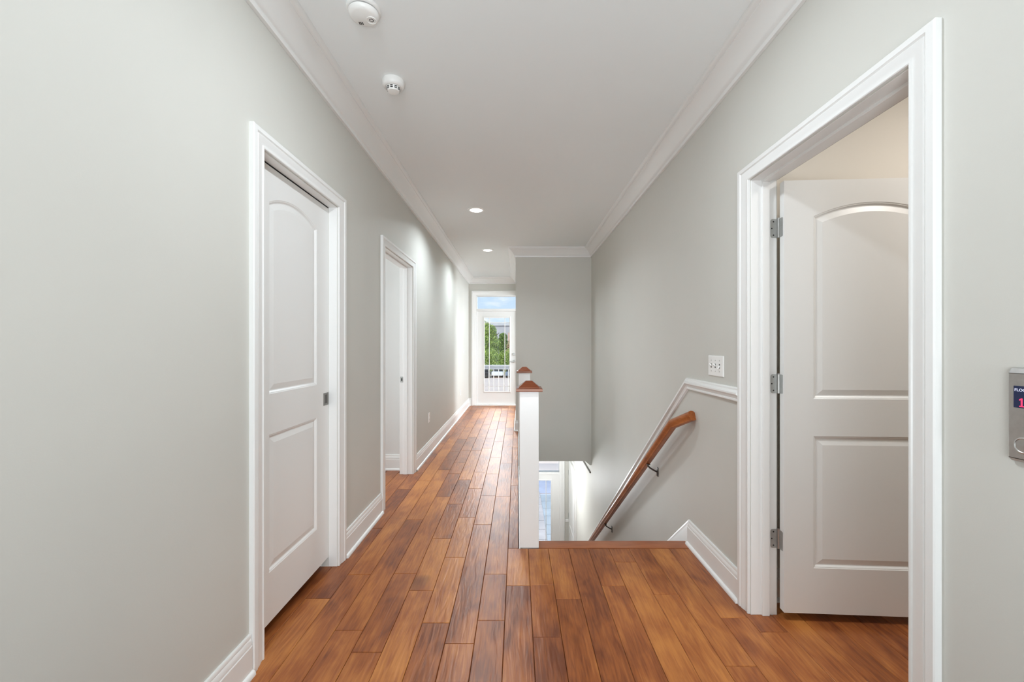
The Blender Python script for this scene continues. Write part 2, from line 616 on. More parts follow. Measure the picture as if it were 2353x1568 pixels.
# nosing board at the head of the stairs
nb = MB()
nb.prism([(2.640, -0.015), (2.640, 0.001), (2.735, 0.001), (2.747, -0.003), (2.752, -0.012), (2.747, -0.021), (2.735, -0.026), (2.70, -0.026), (2.70, -0.015)], 0.136, XR - 0.002, 'X')
nb.build('nosing', M['nosing'], floor, smooth=40)['label'] = 'wooden nosing board edging the head of the stairs'
# fascia of the floor edge along the stairwell
structure(MB().box(0.010, 0.020, YN - 0.06, YS, -0.30, -0.001).box(0.02, XR, YN - 0.0605, YN, -0.30, -0.026).build('trim_stairwell_edge', M['trim']))

# stairs going down
st = MB()
for k in range(1, 17):
    zt = -k * 0.2082
    ya = YN + 0.005 + (k - 1) * 0.283
    st.box(0.10, XR - 0.02, ya, ya + 0.31, zt - 0.04, zt)
    st.box(0.10, XR - 0.02, ya + 0.283, ya + 0.30, zt - 0.2082, zt - 0.04)
structure(st.build('stairs', M['nosing'], bevel=0.004, seg=1))

# ------------------------------------------------------------------ crown moulding (one mitred run, one object per wall)
CROWN = [(0.000, -0.136), (0.016, -0.136), (0.0185, -0.131), (0.0185, -0.121), (0.012, -0.117), (0.014, -0.110), (0.024, -0.106), (0.032, -0.094),
         (0.048, -0.070), (0.070, -0.045), (0.088, -0.032), (0.094, -0.030), (0.094, -0.024), (0.104, -0.022), (0.112, -0.015), (0.116, -0.006), (0.116, 0.0)]

def mitre_run(path, prof, zbase, inward, closed=False):
    """path: plan points; prof: (projection, height). Returns per path point the list of profile points."""
    res = []
    n = len(path)
    for i, p in enumerate(path):
        p = Vector(p)
        def nrm(a, b):
            d = (Vector(b) - Vector(a)).normalized()
            return Vector((d.y, -d.x)) * inward
        ns = []
        if i > 0 or closed:
            ns.append(nrm(path[i - 1], path[i]))
        if i < n - 1 or closed:
            ns.append(nrm(path[i], path[(i + 1) % n]))
        if len(ns) == 2:
            b = (ns[0] + ns[1])
            b = b / b.length_squared * 2 if b.length > 1e-6 else ns[0]
        else:
            b = ns[0]
        res.append([(p.x + b.x * t, p.y + b.y * t, zbase + z) for t, z in prof])
    return res

crown_path = [(XL, YB), (XL, YF), (XS, YF), (XS, YS), (XR, YS), (XR, YB)]
runs = mitre_run(crown_path, CROWN, H, 1)
for i, lab in enumerate(['along the left wall', 'over the balcony door', 'on the corridor side of the stair wall', 'on the wall closing the stairwell', 'along the right wall']):
    m = MB().strips([list(r) for r in zip(runs[i], runs[i + 1])], cap=False)
    structure(m.build('trim_%d' % (i + 1), M['trim'], smooth=35), 'white crown moulding ' + lab)

# slim dark strip high on the lower hall wall, and the corner return under the stair wall
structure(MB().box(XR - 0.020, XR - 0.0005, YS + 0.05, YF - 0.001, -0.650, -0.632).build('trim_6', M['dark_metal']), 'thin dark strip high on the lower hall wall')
structure(MB().prism([(1.015, ZH - 0.0005), (1.088, ZH - 0.062), (XR - 0.0005, ZH - 0.062), (XR - 0.0005, ZH - 0.0005)], YS, YS + 0.119, 'Y').build('trim_15', M['wall']))

# ------------------------------------------------------------------ baseboards with shoe moulding
BASE = [(0, 0.158), (0.007, 0.158), (0.009, 0.155), (0.009, 0.144), (0.0075, 0.142), (0.0095, 0.139), (0.013, 0.128), (0.0135, 0.118), (0.0115, 0.116), (0.0150, 0.112), (0.0150, 0.020),
        (0.0185, 0.0195), (0.0235, 0.0165), (0.0270, 0.0115), (0.0285, 0.005), (0.0285, 0.0), (0, 0)]
def baseboard(name, path, inward=1, lab=None, z=0.0005):
    r = mitre_run(path, BASE, z, inward)
    m = MB()
    for i in range(len(path) - 1):
        m.strips([list(q) for q in zip(r[i], r[i + 1])], cap=len(path) == 2)
    return structure(m.build(name, M['trim'], smooth=35), lab)
CW = 0.090
baseboard('baseboard_left', [(XL, YB), (XL, D1[0] - CW)], 1, 'white baseboard left of the pocket door')
baseboard('baseboard_left', [(XL, D1[1] + CW), (XL, D2[0] - CW)], 1, 'white baseboard between the two left doorways')
baseboard('baseboard_left', [(XL, D2[1] + CW), (XL, YF), (UD[0] - 0.093, YF)], 1, 'white baseboard along the far left wall')
baseboard('baseboard_right', [(XR, YN - 0.005), (XR, D3[1] + 0.084)], 1, 'short white baseboard between nosing and right door')
baseboard('baseboard_right', [(XR, D3[0] - CW), (XR, YB)], 1)
baseboard('baseboard_corridor', [(XS + 0.115, 7.3), (XS, 7.3), (XS, YS - 0.0), (0.01, YS)], 1, 'baseboard at the corner of the stair wall')
baseboard('baseboard_right_room', [(XR + TW + 0.02, 2.107), (3.2, 2.107)], 1)
baseboard('baseboard_left_room', [(-3.2, 4.31), (XL - TW, 4.31)], 1, 'white baseboard seen through the second left doorway')
# sloped skirt board beside the stairs
sk = MB()
SL = -0.735
sk_prof = [(0, 0.158), (0.007, 0.158), (0.009, 0.153), (0.009, 0.140), (0.012, 0.126), (0.012, -0.25), (0, -0.25)]
rows = []
for t, z in sk_prof:
    rows.append([(XR - t, YN - 0.004, z), (XR - t, YN + 4.6, z + SL * 1.12 * 4.6)])
sk.strips(rows)
structure(sk.build('trim_stair_skirt', M['trim'], smooth=35), 'white sloping skirt board going down beside the stairs')

# ------------------------------------------------------------------ door casings, jambs
CASING = [(0.005, 0.0), (0.005, 0.0095), (0.008, 0.0115), (0.014, 0.0115), (0.0165, 0.0085), (0.020, 0.0085), (0.030, 0.0105), (0.044, 0.0145), (0.054, 0.0165), (0.057, 0.0145), (0.060, 0.0165),
          (0.064, 0.0195), (0.084, 0.0195), (0.088, 0.0165), (0.088, 0.0)]
def casing(name, D, x, side, kh=0.82, lab=None, z0=0.001):
    y0, y1, zt = D
    rows = []
    for o, t in CASING:
        xx = x + side * t
        rows.append([(xx, y0 - o, z0), (xx, y0 - o, zt + o * kh), (xx, y1 + o, zt + o * kh), (xx, y1 + o, z0)])
    return structure(MB().strips(rows).build(name, M['trim'], smooth=30), lab)
casing('trim_7', D1, XL, 1, 0.83, 'white casing around the closed pocket door')
casing('trim_8', D2, XL, 1, 0.78, 'white casing around the second left doorway')
casing('trim_9', D3, XR, -1, 0.82, 'white casing around the open right door')

def jamb(name, D, xa, xb, parts, lab=None):
    """parts: (x0, x1, thickness) liners laid on the inside of the opening"""
    y0, y1, zt = D
    m = MB()
    for a, b, t in parts:
        m.box(a, b, y0 - 0.016, y0 + t, 0.0, zt + 0.016)
        m.box(a, b, y1 - t, y1 + 0.016, 0.0, zt + 0.016)
        m.box(a, b, y0 + t, y1 - t, zt - t, zt + 0.016)
    return structure(m.build(name, M['trim'], bevel=0.0015, seg=1), lab)
jamb('trim_10', D1, 0, 0, [(XL - 0.049, XL - 0.001, 0.0012), (XL - TW, XL - 0.090, 0.0012)], 'split white jamb of the pocket door')
jamb('trim_11', D2, 0, 0, [(XL - TW - 0.004, XL - 0.001, 0.0012), (XL - 0.090, XL - 0.052, 0.011)], 'white jamb of the second left doorway')
jamb('trim_12', D3, 0, 0, [(XR + 0.001, XR + TW - 0.003, 0.0012), (XR + 0.05, XR + 0.084, 0.012)], 'white jamb with stop of the open right door')

# strike plate on the far jamb of the second doorway
sp = MB().box(XL - 0.122, XL - 0.093, D2[1] - 0.0025, D2[1] - 0.0001, 0.915, 0.972)
sp = sp.build('strike_plate', M['nickel'], bevel=0.0008, seg=1)
thing(sp, 'small nickel strike plate on the jamb of the second left doorway', 'strike plate')
MB().box(XL - 0.113, XL - 0.101, D2[1] - 0.0032, D2[1] - 0.0024, 0.930, 0.957).build('latch_hole', M['plastic_dark'], sp)

# ------------------------------------------------------------------ panelled door leaf
def door_outline(u0, u1, z0, z1, rise, inset, n=18):
    """arched or plain panel outline in the plane of the leaf, inset by a distance"""
    a, b = u0 + inset, u1 - inset
    pts = [(a, z0 + inset), (b, z0 + inset)]
    if rise <= 0:
        pts += [(b, z1 - inset), (a, z1 - inset)]
        return pts
    w = (u1 - u0) / 2
    R = (w * w + rise * rise) / (2 * rise)
    cz = z1 + rise - R
    cu = (u0 + u1) / 2
    r = R - inset
    half = w - inset
    a0 = math.asin(half / r)
    for k in range(n + 1):
        t = a0 - 2 * a0 * k / n
        pts.append((cu + r * math.sin(t), cz + r * math.cos(t)))
    return pts

def door_face(bm, W, z0, z1, panels, d, sgn):
    """moulded face at depth d (sgn -1 faces -d)"""
    def loop(pts, dd):
        vs = [bm.verts.new((u, dd, z)) for u, z in pts]
        return vs
    outer = loop([(0, z0), (W, z0), (W, z1), (0, z1)], d)
    edges = [bm.edges.new((outer[k], outer[(k + 1) % 4])) for k in range(4)]
    s = -sgn
    for (u0, u1, p0, p1, rise) in panels:
        steps = [(0.0, 0.0), (0.004, 0.0025), (0.006, 0.0025), (0.013, 0.0085), (0.017, 0.0090), (0.040, 0.0035), (0.042, 0.0030)]
        prev = None
        for ins, dep in steps:
            vs = loop(door_outline(u0, u1, p0, p1, rise, ins), d + s * dep)
            if prev is None:
                edges += [bm.edges.new((vs[k], vs[(k + 1) % len(vs)])) for k in range(len(vs))]
            else:
                for k in range(len(vs)):
                    bm.faces.new((prev[k], prev[(k + 1) % len(vs)], vs[(k + 1) % len(vs)], vs[k]))
            prev = vs
        bm.faces.new(prev)
    bmesh.ops.triangle_fill(bm, edges=edges, use_beauty=True)
    return outer

def door_leaf(name, W, z0, z1, panels, T=0.0349, parent=None, m=None):
    """leaf: hinge edge at u=0, moulded front at d=0, back at d=T"""
    bm = bmesh.new()
    f = door_face(bm, W, z0, z1, panels, 0.0, -1)
    b = door_face(bm, W, z0, z1, panels, T, 1)
    for k in range(4):
        bm.faces.new((f[k], f[(k + 1) % 4], b[(k + 1) % 4], b[k]))
    bmesh.ops.recalc_face_normals(bm, faces=bm.faces)
    me = bpy.data.meshes.new(name)
    bm.to_mesh(me)
    bm.free()
    me.materials.append(m or M['door'])
    o = bpy.data.objects.new(name, me)
    C.objects.link(o)
    if parent:
        o.parent = parent
    return o

# pocket door (closed) in the left wall: u runs along +y
d1 = empty('door_1', (XL - 0.0515, 1.709, 0), 'structure')
d1['label'] = 'white two panel arched pocket door, closed'
leaf = door_leaf('leaf', 0.716, 0.055, 2.076, [(0.135, 0.576, 0.276, 0.886, 0), (0.135, 0.576, 1.066, 1.916, 0.056)], parent=d1)
leaf.rotation_euler = (0, 0, PI / 2)
# recessed flush pull
fp = MB()
y0, y1, z0, z1, xx = 2.361, 2.419, 0.941, 1.011, XL - 0.0515
fp.box(xx, xx + 0.002, y0, y0 + 0.014, z0, z1).box(xx, xx + 0.002, y1 - 0.014, y1, z0, z1)
fp.box(xx, xx + 0.002, y0 + 0.014, y1 - 0.014, z1 - 0.010, z1).box(xx, xx + 0.002, y0 + 0.014, y1 - 0.014, z0, z0 + 0.010)
pull = fp.build('flush_pull', M['pull_metal'], d1)
pull['label'] = 'small rectangular nickel flush pull'
cup = MB().box(xx + 0.0001, xx + 0.0006, y0 + 0.014, y1 - 0.014, z0 + 0.010, z1 - 0.010).build('cup', M['dark_metal'], pull)
# overhead track slot above the leaf
structure(MB().box(XL - 0.088, XL - 0.051, D1[0], D1[1], 2.079, 2.0828).build('trim_pocket_track', M['plastic_dark']))

# open door on the right: hinged on the far jamb
HX, HY = XR + TW + 0.004, D3[1] - 0.006
d3 = empty('door_3', (HX, HY - 0.041, 0), 'structure')
d3['label'] = 'white two panel arched door standing open into the room'
leaf3 = door_leaf('leaf', 0.806, 0.040, 2.048, [(0.131, 0.675, 0.250, 0.862, 0), (0.131, 0.675, 1.034, 1.880, 0.062)], parent=d3)
d3.rotation_euler = (0, 0, math.radians(-3.4))
for k, zc in enumerate((1.838, 1.100, 0.364)):
    h = 0.045
    def plate_outline(a0, a1, zc):
        s = 1 if a1 > a0 else -1
        r = 0.009
        return [(a0, zc - h), (a1 - s * r, zc - h), (a1 - s * r * 0.3, zc - h + r * 0.3), (a1, zc - h + r), (a1, zc + h - r), (a1 - s * r * 0.3, zc + h - r * 0.3), (a1 - s * r, zc + h), (a0, zc + h)]
    hg = MB()
    hg.prism(plate_outline(HX - 0.003, HX - 0.036, zc), D3[1] - 0.0022, D3[1] - 0.0004, 'Y')
    hinge = hg.build('hinge', M['nickel'])
    hinge.parent = d3
    hinge.matrix_parent_inverse = (Matrix.Translation(d3.location) @ d3.rotation_euler.to_matrix().to_4x4()).inverted()
    hinge['label'] = 'satin nickel butt hinge'
    def sub(mb, name, m, bev=0.0, sm=0.0):
        o = mb.build(name, m, smooth=sm)
        o.parent = hinge
        o.matrix_parent_inverse = hinge.matrix_parent_inverse @ Matrix()
        o.matrix_parent_inverse = Matrix()
        return o
    l2 = MB().prism([(a, b) for a, b in plate_outline(HY - 0.002, HY - 0.034, zc)], HX + 0.0006, HX + 0.0036, 'X')
    sub(l2, 'hinge_leaf', M['nickel'])
    bar = MB().lathe((HX, HY, zc - h), [(0.0062, 0), (0.0062, 0.0895)], 14)
    bar.lathe((HX, HY, zc + h - 0.0005), [(0.0062, 0), (0.007, 0.001), (0.007, 0.004), (0.003, 0.006)], 14)
    sub(bar, 'barrel', M['steel'], sm=40)
    sc = MB()
    for dz in (-0.032, 0.0, 0.032):
        sc.lathe((HX - (0.030 if dz == 0 else 0.022), D3[1] - 0.0026, zc + dz), [(0.0036, 0), (0.0036, 0.0006)], 10, 'Y')
    sub(sc, 'screw', M['plastic_dark'])

# lower hall side door and entrance door
lp = MB()
ld_leaf = door_leaf('door_5', 0.86, ZL + 0.01, ZL + 2.44, [(0.13, 0.73, ZL + 0.25, ZL + 0.95, 0), (0.13, 0.73, ZL + 1.1, ZL + 2.3, 0)])
ld_leaf.rotation_euler = (0, 0, -PI / 2)
ld_leaf.location = (XR - 0.030, 8.80, 0)
structure(ld_leaf, 'white panel door at the side of the lower hall')
for zc in (ZL + 0.35, ZL + 1.25, ZL + 2.15):
    hh = MB().lathe((XR - 0.032, 8.80, zc - 0.05), [(0.008, 0), (0.008, 0.10)], 10).build('hinge', M['nickel'], None)
    hh.parent = ld_leaf
    hh.matrix_parent_inverse = (Matrix.Translation(ld_leaf.location) @ ld_leaf.rotation_euler.to_matrix().to_4x4()).inverted()
casing('trim_13', (7.90, 8.815, ZL + 2.46), XR - 0.0005, -1, 1.0, 'white casing of the side door in the lower hall', ZL + 0.001)
# chair rail on the far wall of the lower hall
structure(MB().box(LD[1] + 0.10, XR - 0.001, YF - 0.022, YF, ZL + 1.05, ZL + 1.11).build('trim_14', M['trim'], bevel=0.006))

def glazed_door(name, x0, x1, zb, ztop, slab_top, glass_rect, muntins, lever_x, lab, casing_w=0.09, right_case=True):
    """entrance style door: slab with one big pane and prairie muntins, transom above"""
    y = YF
    root = empty(name, ((x0 + x1) / 2, y, zb), 'structure')
    root['label'] = lab
    fr = MB()
    t = 0.030
    fr.box(x0, x0 + t, y - 0.004, y + 0.12, zb, ztop).box(x1 - t, x1, y - 0.004, y + 0.12, zb, ztop)
    fr.box(x0 + t, x1 - t, y - 0.004, y + 0.12, ztop - 0.028, ztop)
    fr.box(x0 + t, x1 - t, y - 0.008, y + 0.12, slab_top + 0.005, slab_top + 0.055)
    fr.build('door_frame', M['trim'], root, bevel=0.003, seg=1)
    th = MB().box(x0 - 0.01, x1 + 0.01, y - 0.05, y + 0.13, zb, zb + 0.022)
    th.build('threshold', M['trim'], root, bevel=0.004)
    cs = MB()
    prof = [(0.0, 0.0), (0.0, 0.010), (0.006, 0.013), (0.05, 0.016), (0.06, 0.022), (0.085, 0.022), (casing_w, 0.018), (casing_w, 0.0)]
    rows = [[(x0 + 0.004 - o, y - tt, zb), (x0 + 0.004 - o, y - tt, ztop + o), (x1 - 0.004 + o, y - tt, ztop + o), (x1 - 0.004 + o, y - tt, zb)] for o, tt in prof]
    cs.strips(rows).build('casing', M['trim'], root, smooth=30)
    tp = MB().box(x0 + t, x1 - t, y + 0.050, y + 0.056, slab_top + 0.055, ztop - 0.028).build('transom_pane', M['glass'], root)
    gx0, gx1, gz0, gz1 = glass_rect
    sx0, sx1 = x0 + t, x1 - t
    sl = MB()
    ya, yb = y + 0.020, y + 0.064
    sl.box(sx0, gx0, ya, yb, zb + 0.028, slab_top).box(gx1, sx1, ya, yb, zb + 0.028, slab_top)
    sl.box(gx0, gx1, ya, yb, zb + 0.028, gz0).box(gx0, gx1, ya, yb, gz1, slab_top)
    sl.build('leaf', M['door'], root)
    bd = MB()
    prof = [(-0.004, 0.0), (-0.004, 0.008), (0.010, 0.012), (0.022, 0.008), (0.024, 0.0)]
    rows = [[(gx0 - o, ya - tt, gz0 - o), (gx0 - o, ya - tt, gz1 + o), (gx1 + o, ya - tt, gz1 + o), (gx1 + o, ya - tt, gz0 - o), (gx0 - o, ya - tt, gz0 - o)] for o, tt in prof]
    bd.strips(rows, cap=False).build('glazing_bead', M['door'], root)
    MB().box(gx0, gx1, y + 0.039, y + 0.045, gz0, gz1).build('glass_pane', M['glass'], root)
    for kind, pos in muntins:
        mm = MB()
        if kind == 'v':
            mm.box(pos - 0.007, pos + 0.007, y + 0.030, y + 0.038, gz0, gz1)
        else:
            mm.box(gx0, gx1, y + 0.031, y + 0.0375, pos - 0.006, pos + 0.006)
        mm.build('muntin', M['trim'], root, bevel=0.002, seg=1)
    if lever_x is not None:
        lv = MB()
        lv.lathe((lever_x, ya - 0.012, zb + 0.95), [(0.028, 0), (0.030, 0.004), (0.030, 0.012)], 20, 'Y')
        lv.lathe((lever_x, ya - 0.05, zb + 0.95), [(0.010, 0), (0.010, 0.04)], 12, 'Y')
        lv.box(lever_x - 0.10, lever_x + 0.008, ya - 0.058, ya - 0.044, zb + 0.942, zb + 0.960)
        lv.build('door_lever', M['nickel'], root, smooth=40)
        MB().lathe((lever_x, ya - 0.016, zb + 1.10), [(0.024, 0), (0.028, 0.004), (0.028, 0.016)], 20, 'Y').build('deadbolt', M['nickel'], root, smooth=40)
    return root
glazed_door('door_4', UD[0], UD[1], 0.0, UD[2], 2.02, (-0.708, -0.168, 0.30, 1.885),
            [('v', -0.605), ('v', -0.271), ('h', 1.775), ('h', 0.41)], -0.075, 'white glazed balcony door with transom at the end of the hall')
glazed_door('door_6', LD[0], LD[1], ZL, LD[2], ZL + 2.06, (0.16, 0.72, ZL + 0.30, ZL + 1.93),
            [('v', 0.265), ('v', 0.615), ('h', ZL + 0.41)], None, 'white glazed entrance door in the lower hall')

# ------------------------------------------------------------------ chair rail on the right wall
CH = [(0.0, 0.036), (0.010, 0.036), (0.014, 0.030), (0.014, 0.022), (0.020, 0.018), (0.026, 0.010), (0.026, 0.002), (0.020, -0.003), (0.013, -0.008), (0.010, -0.020), (0.014, -0.024), (0.014, -0.031), (0.010, -0.036), (0.0, -0.036)]
zc = 1.035
yk = 2.715
ca, sa = math.cos(math.atan(-SL)), math.sin(math.atan(-SL))
rows = []
SLC = -0.745
k_len = math.sqrt(1 + SLC * SLC)
for t, z in CH:
    # mitre between the level run and the run that follows the stairs
    zs = z * k_len                      # vertical offset of the sloping run
    ym = yk + (z - zs) / SLC            # where both runs meet
    rows.append([(XR - t, D3[1] + 0.086, zc + z), (XR - t, ym, zc + z), (XR - t, YN + 4.2, zc + zs + SLC * (YN + 4.2 - yk))])
structure(MB().strips(rows).build('trim_chair_rail', M['trim'], smooth=30), 'white chair rail bending down to follow the stairs')

# ------------------------------------------------------------------ handrail with brackets
hr = empty('handrail', (1.03, 2.78, 0.76))
thing(hr, 'stained wooden handrail sloping down the stair wall', 'handrail')
HP = [Vector((1.088, 2.60, 0.846)), Vector((1.030, 2.775, 0.762)), Vector((1.030, 6.9, 0.762 - 0.722 * 4.125))]
# section: x across, z up
SEC = [(-0.012, -0.031), (0.012, -0.031), (0.020, -0.027), (0.020, -0.012), (0.025, -0.006), (0.027, 0.006), (0.025, 0.018), (0.017, 0.027), (0.0, 0.031),
       (-0.017, 0.027), (-0.025, 0.018), (-0.027, 0.006), (-0.025, -0.006), (-0.020, -0.012), (-0.020, -0.027)]
rows = []
d0 = (HP[1] - HP[0]).normalized()
d1v = (HP[2] - HP[1]).normalized()
def frame(d):
    s = d.cross(Vector((0, 0, 1))).normalized()
    return s, s.cross(d).normalized()
s0, u0 = frame(d0)
s1, u1 = frame(d1v)
sm_, um_ = (s0 + s1).normalized(), (u0 + u1).normalized()
ang = d0.angle(d1v) / 2
fr = [(HP[0], s0, u0), (HP[1], sm_, um_ / math.cos(ang * 0.7)), (HP[2], s1, u1)]
cols = [[tuple(p + s * a + u * b) for a, b in SEC] for p, s, u in fr]
m = MB().strips([list(r) for r in zip(*cols)], close=True, cap=True)
m.build('rail', M['rail_wood'], hr, smooth=50)
for yb in (3.30, 4.90, 6.4):
    zr = 0.762 - 0.722 * (yb - 2.775) - 0.040
    bk = MB().tube([(1.030, yb, zr + 0.006), (1.032, yb, zr - 0.012), (1.045, yb, zr - 0.026), (1.075, yb, zr - 0.045), (1.104, yb, zr - 0.060)], 0.0065, 10)
    bk.box(1.018, 1.042, yb - 0.025, yb + 0.025, zr + 0.001, zr + 0.006)
    b = bk.build('bracket', M['dark_metal'], hr, smooth=40)
    ro = MB().prism([(yb - 0.014, zr - 0.095), (yb + 0.014, zr - 0.095), (yb + 0.017, zr - 0.06), (yb + 0.014, zr - 0.025), (yb - 0.014, zr - 0.025), (yb - 0.017, zr - 0.06)], XR - 0.006, XR - 0.0002, 'X')
    ro.build('rosette', M['dark_metal'], b, bevel=0.001, seg=1)

# ------------------------------------------------------------------ newel posts
def newel(y, lab):
    r = empty('newel_post', (0.0745, y, 0))
    thing(r, lab, 'newel post', 'newel posts along the stairwell')
    h = 0.0605
    MB().box(-h, h, -h, h, 0.001, 0.994).build('post', M['trim'], r, bevel=0.002, loc=(0, 0, 0))
    c = MB()
    def sq(a, z):
        return [(-a, -a, z), (a, -a, z), (a, a, z), (-a, a, z), (-a, -a, z)]
    rows = [sq(0.070, 0.990), sq(0.083, 0.990), sq(0.0835, 0.994), sq(0.0835, 1.008), sq(0.081, 1.010), sq(0.066, 1.013), sq(0.064, 1.018), sq(0.022, 1.053), sq(0.020, 1.054)]
    c.strips(rows, cap=False)
    i = len(c.v)
    c.v += sq(0.020, 1.054)[:4]
    c.f.append((i, i + 1, i + 2, i + 3))
    cap = c.build('cap', M['cap_wood'], r, bevel=0.0, loc=(0, 0, 0))
    cap['label'] = 'stained wooden pyramid cap'
    return r
newel(2.704, 'near white square newel post with wooden pyramid cap at stair head')
newel(4.515, 'farther white newel post with wooden cap behind the near one')

# ------------------------------------------------------------------ ceiling devices
sd = empty('smoke_detector', (-0.668, 1.815, H))
thing(sd, 'large round white smoke alarm on the ceiling, nearest the camera', 'smoke alarm')
MB().lathe((0, 0, 0), [(0.0705, 0), (0.0705, -0.009), (0.067, -0.012), (0.062, -0.013)], 48).build('base_plate', M['plastic'], sd, smooth=35, loc=(0, 0, 0))
MB().lathe((0, 0, 0), [(0.0585, -0.010), (0.0585, -0.0175)], 40, cap=False).build('vent_gap', M['plastic_dark'], sd, loc=(0, 0, 0))
MB().lathe((0, 0, 0), [(0.0615, -0.0165), (0.0635, -0.018), (0.0625, -0.025), (0.057, -0.033), (0.046, -0.038), (0.0, -0.040)], 48, cap=False).build('dome', M['plastic'], sd, smooth=35, loc=(0, 0, 0))
vt = MB()
for k in range(9):
    a = 2 * PI * k / 9
    c = (0.030 + 0.008 * math.cos(a), 0.012 + 0.008 * math.sin(a), -0.0408)
    vt.lathe((c[0], c[1], c[2]), [(0.0016, 0), (0.0016, 0.003)], 8)
vt.build('sounder_hole', M['plastic_dark'], sd, loc=(0, 0, 0))
rg = MB()
rg.lathe((0.030, 0.012, -0.041), [(0.021, 0.003), (0.021, 0.0), (0.0195, 0.0), (0.0195, 0.003)], 28, cap=False)
rg.build('sounder_ring', M['plastic'], sd, smooth=30, loc=(0, 0, 0))
sl = MB()
for k in range(3):
    sl.box(-0.030 + 0.007 * k, -0.027 + 0.007 * k, 0.022, 0.036, -0.0397, -0.036)
sl.build('slot', M['plastic_dark'], sd, loc=(0, 0, 0))

hd = empty('heat_detector', (-0.685, 2.308, H))
thing(hd, 'small white fire detector with black slots, behind the smoke alarm', 'fire detector')
MB().lathe((0, 0, 0), [(0.058, 0), (0.059, -0.004), (0.058, -0.026), (0.053, -0.034), (0.044, -0.038)], 44, cap=False).build('base', M['plastic'], hd, smooth=35, loc=(0, 0, 0))
MB().lathe((0, 0, 0), [(0.050, -0.034), (0.036, -0.037), (0.033, -0.054), (0.029, -0.060), (0.0, -0.062)], 40, cap=False).build('sensor_head', M['plastic'], hd, smooth=35, loc=(0, 0, 0))
sl = MB()
for k in range(10):
    a0 = 2 * PI * k / 10 + 0.12
    for (ra, rb, za, zb) in ((0.0359, 0.0351, -0.0405, -0.0455), (0.0346, 0.0338, -0.0485, -0.0535)):
        rows = []
        pa, pb = [], []
        for q in range(4):
            a = a0 + q * 0.13
            pa.append(((ra + 0.0008) * math.cos(a), (ra + 0.0008) * math.sin(a), za))
            pb.append(((rb + 0.0008) * math.cos(a), (rb + 0.0008) * math.sin(a), zb))
        sl.strips([pa, pb], cap=False)
sl.build('vent_slot', M['plastic_dark'], hd, loc=(0, 0, 0))['kind'] = 'stuff'

def downlight(x, y, lab):
    r = empty('downlight', (x, y, H))
    thing(r, lab, 'downlight', 'recessed downlights in the hallway ceiling')
    MB().lathe((0, 0, 0), [(0.094, 0.0), (0.094, -0.003), (0.088, -0.006), (0.070, -0.006), (0.066, -0.003), (0.064, -0.001)], 40, cap=False).build('trim_ring', M['plastic'], r, smooth=40, loc=(0, 0, 0))
    MB().lathe((0, 0, 0), [(0.066, -0.0028), (0.030, -0.0036), (0.0, -0.0038)], 36, cap=False).build('lens', M['lens'], r, smooth=60, loc=(0, 0, 0))
    d = bpy.data.lights.new('downlight_bulb', 'AREA')
    d.shape = 'DISK'
    d.size = 0.125
    d.energy = 14
    d.spread = math.radians(145)
    d.color = (0.89, 1.0, 1.08)
    o = bpy.data.objects.new('downlight_bulb', d)
    C.objects.link(o)
    o.parent = r
    o.location = (0, 0, -0.02)
    return r
downlight(-0.445, 4.5, 'lit round recessed downlight nearer the camera')
downlight(-0.455, 6.39, 'lit round recessed downlight nearer the balcony door')

# warm lamp of the room behind the open door
wl_ = bpy.data.lights.new('room_lamp', 'AREA')
wl_.shape = 'DISK'
wl_.size = 0.4
wl_.energy = 15
wl_.color = (1.0, 0.95, 0.90)
o = bpy.data.objects.new('room_lamp', wl_)
C.objects.link(o)
o.location = (2.3, 1.2, H - 0.05)
o['kind'] = 'helper'
# unseen area lamp added to light the room behind the second left doorway
lamp('fill_light_left_room', 'AREA', (-3.1, 3.6, 1.5), (0, 3.7, 1.2), 24, (0.94, 0.99, 1.04), 1.0, 1.4)

# ------------------------------------------------------------------ switches and outlets
sw = empty('light_switch', (XR, 2.331, 1.168))
thing(sw, 'white triple toggle switch plate on right wall above the chair rail', 'light switch')
pl = MB()
hw, hh = 0.089, 0.057
def rect(a, b, x):
    return [(x, -a, -b), (x, a, -b), (x, a, b), (x, -a, b), (x, -a, -b)]
pl.strips([rect(hw, hh, -0.0003), rect(hw, hh, -0.003), rect(hw - 0.004, hh - 0.004, -0.006)], cap=False)
i = len(pl.v)
pl.v += rect(hw - 0.004, hh - 0.004, -0.006)[:4]
pl.f.append((i, i + 1, i + 2, i + 3))
pl.build('plate', M['plastic'], sw, loc=(0, 0, 0))
for k, up in enumerate((1, 1, -1)):
    yy = 0.048 - 0.048 * k
    t = MB().box(-0.0068, -0.0058, yy - 0.0052, yy + 0.0052, -0.012, 0.012).build('toggle_slot', M['dark_metal'], sw, loc=(0, 0, 0))
    t = MB().prism([(-0.006, -0.005), (-0.006, 0.005), (-0.017, 0.011 * up + 0.0035), (-0.019, 0.011 * up - 0.0035)], yy - 0.004, yy + 0.004, 'Y').build('toggle', M['plastic'], sw, loc=(0, 0, 0))
    for zs_ in (0.030, -0.030):
        MB().lathe((-0.0068, yy, zs_), [(0.0032, 0), (0.0032, 0.001)], 10, 'X').build('plate_screw', M['nickel'], sw, loc=(0, 0, 0))

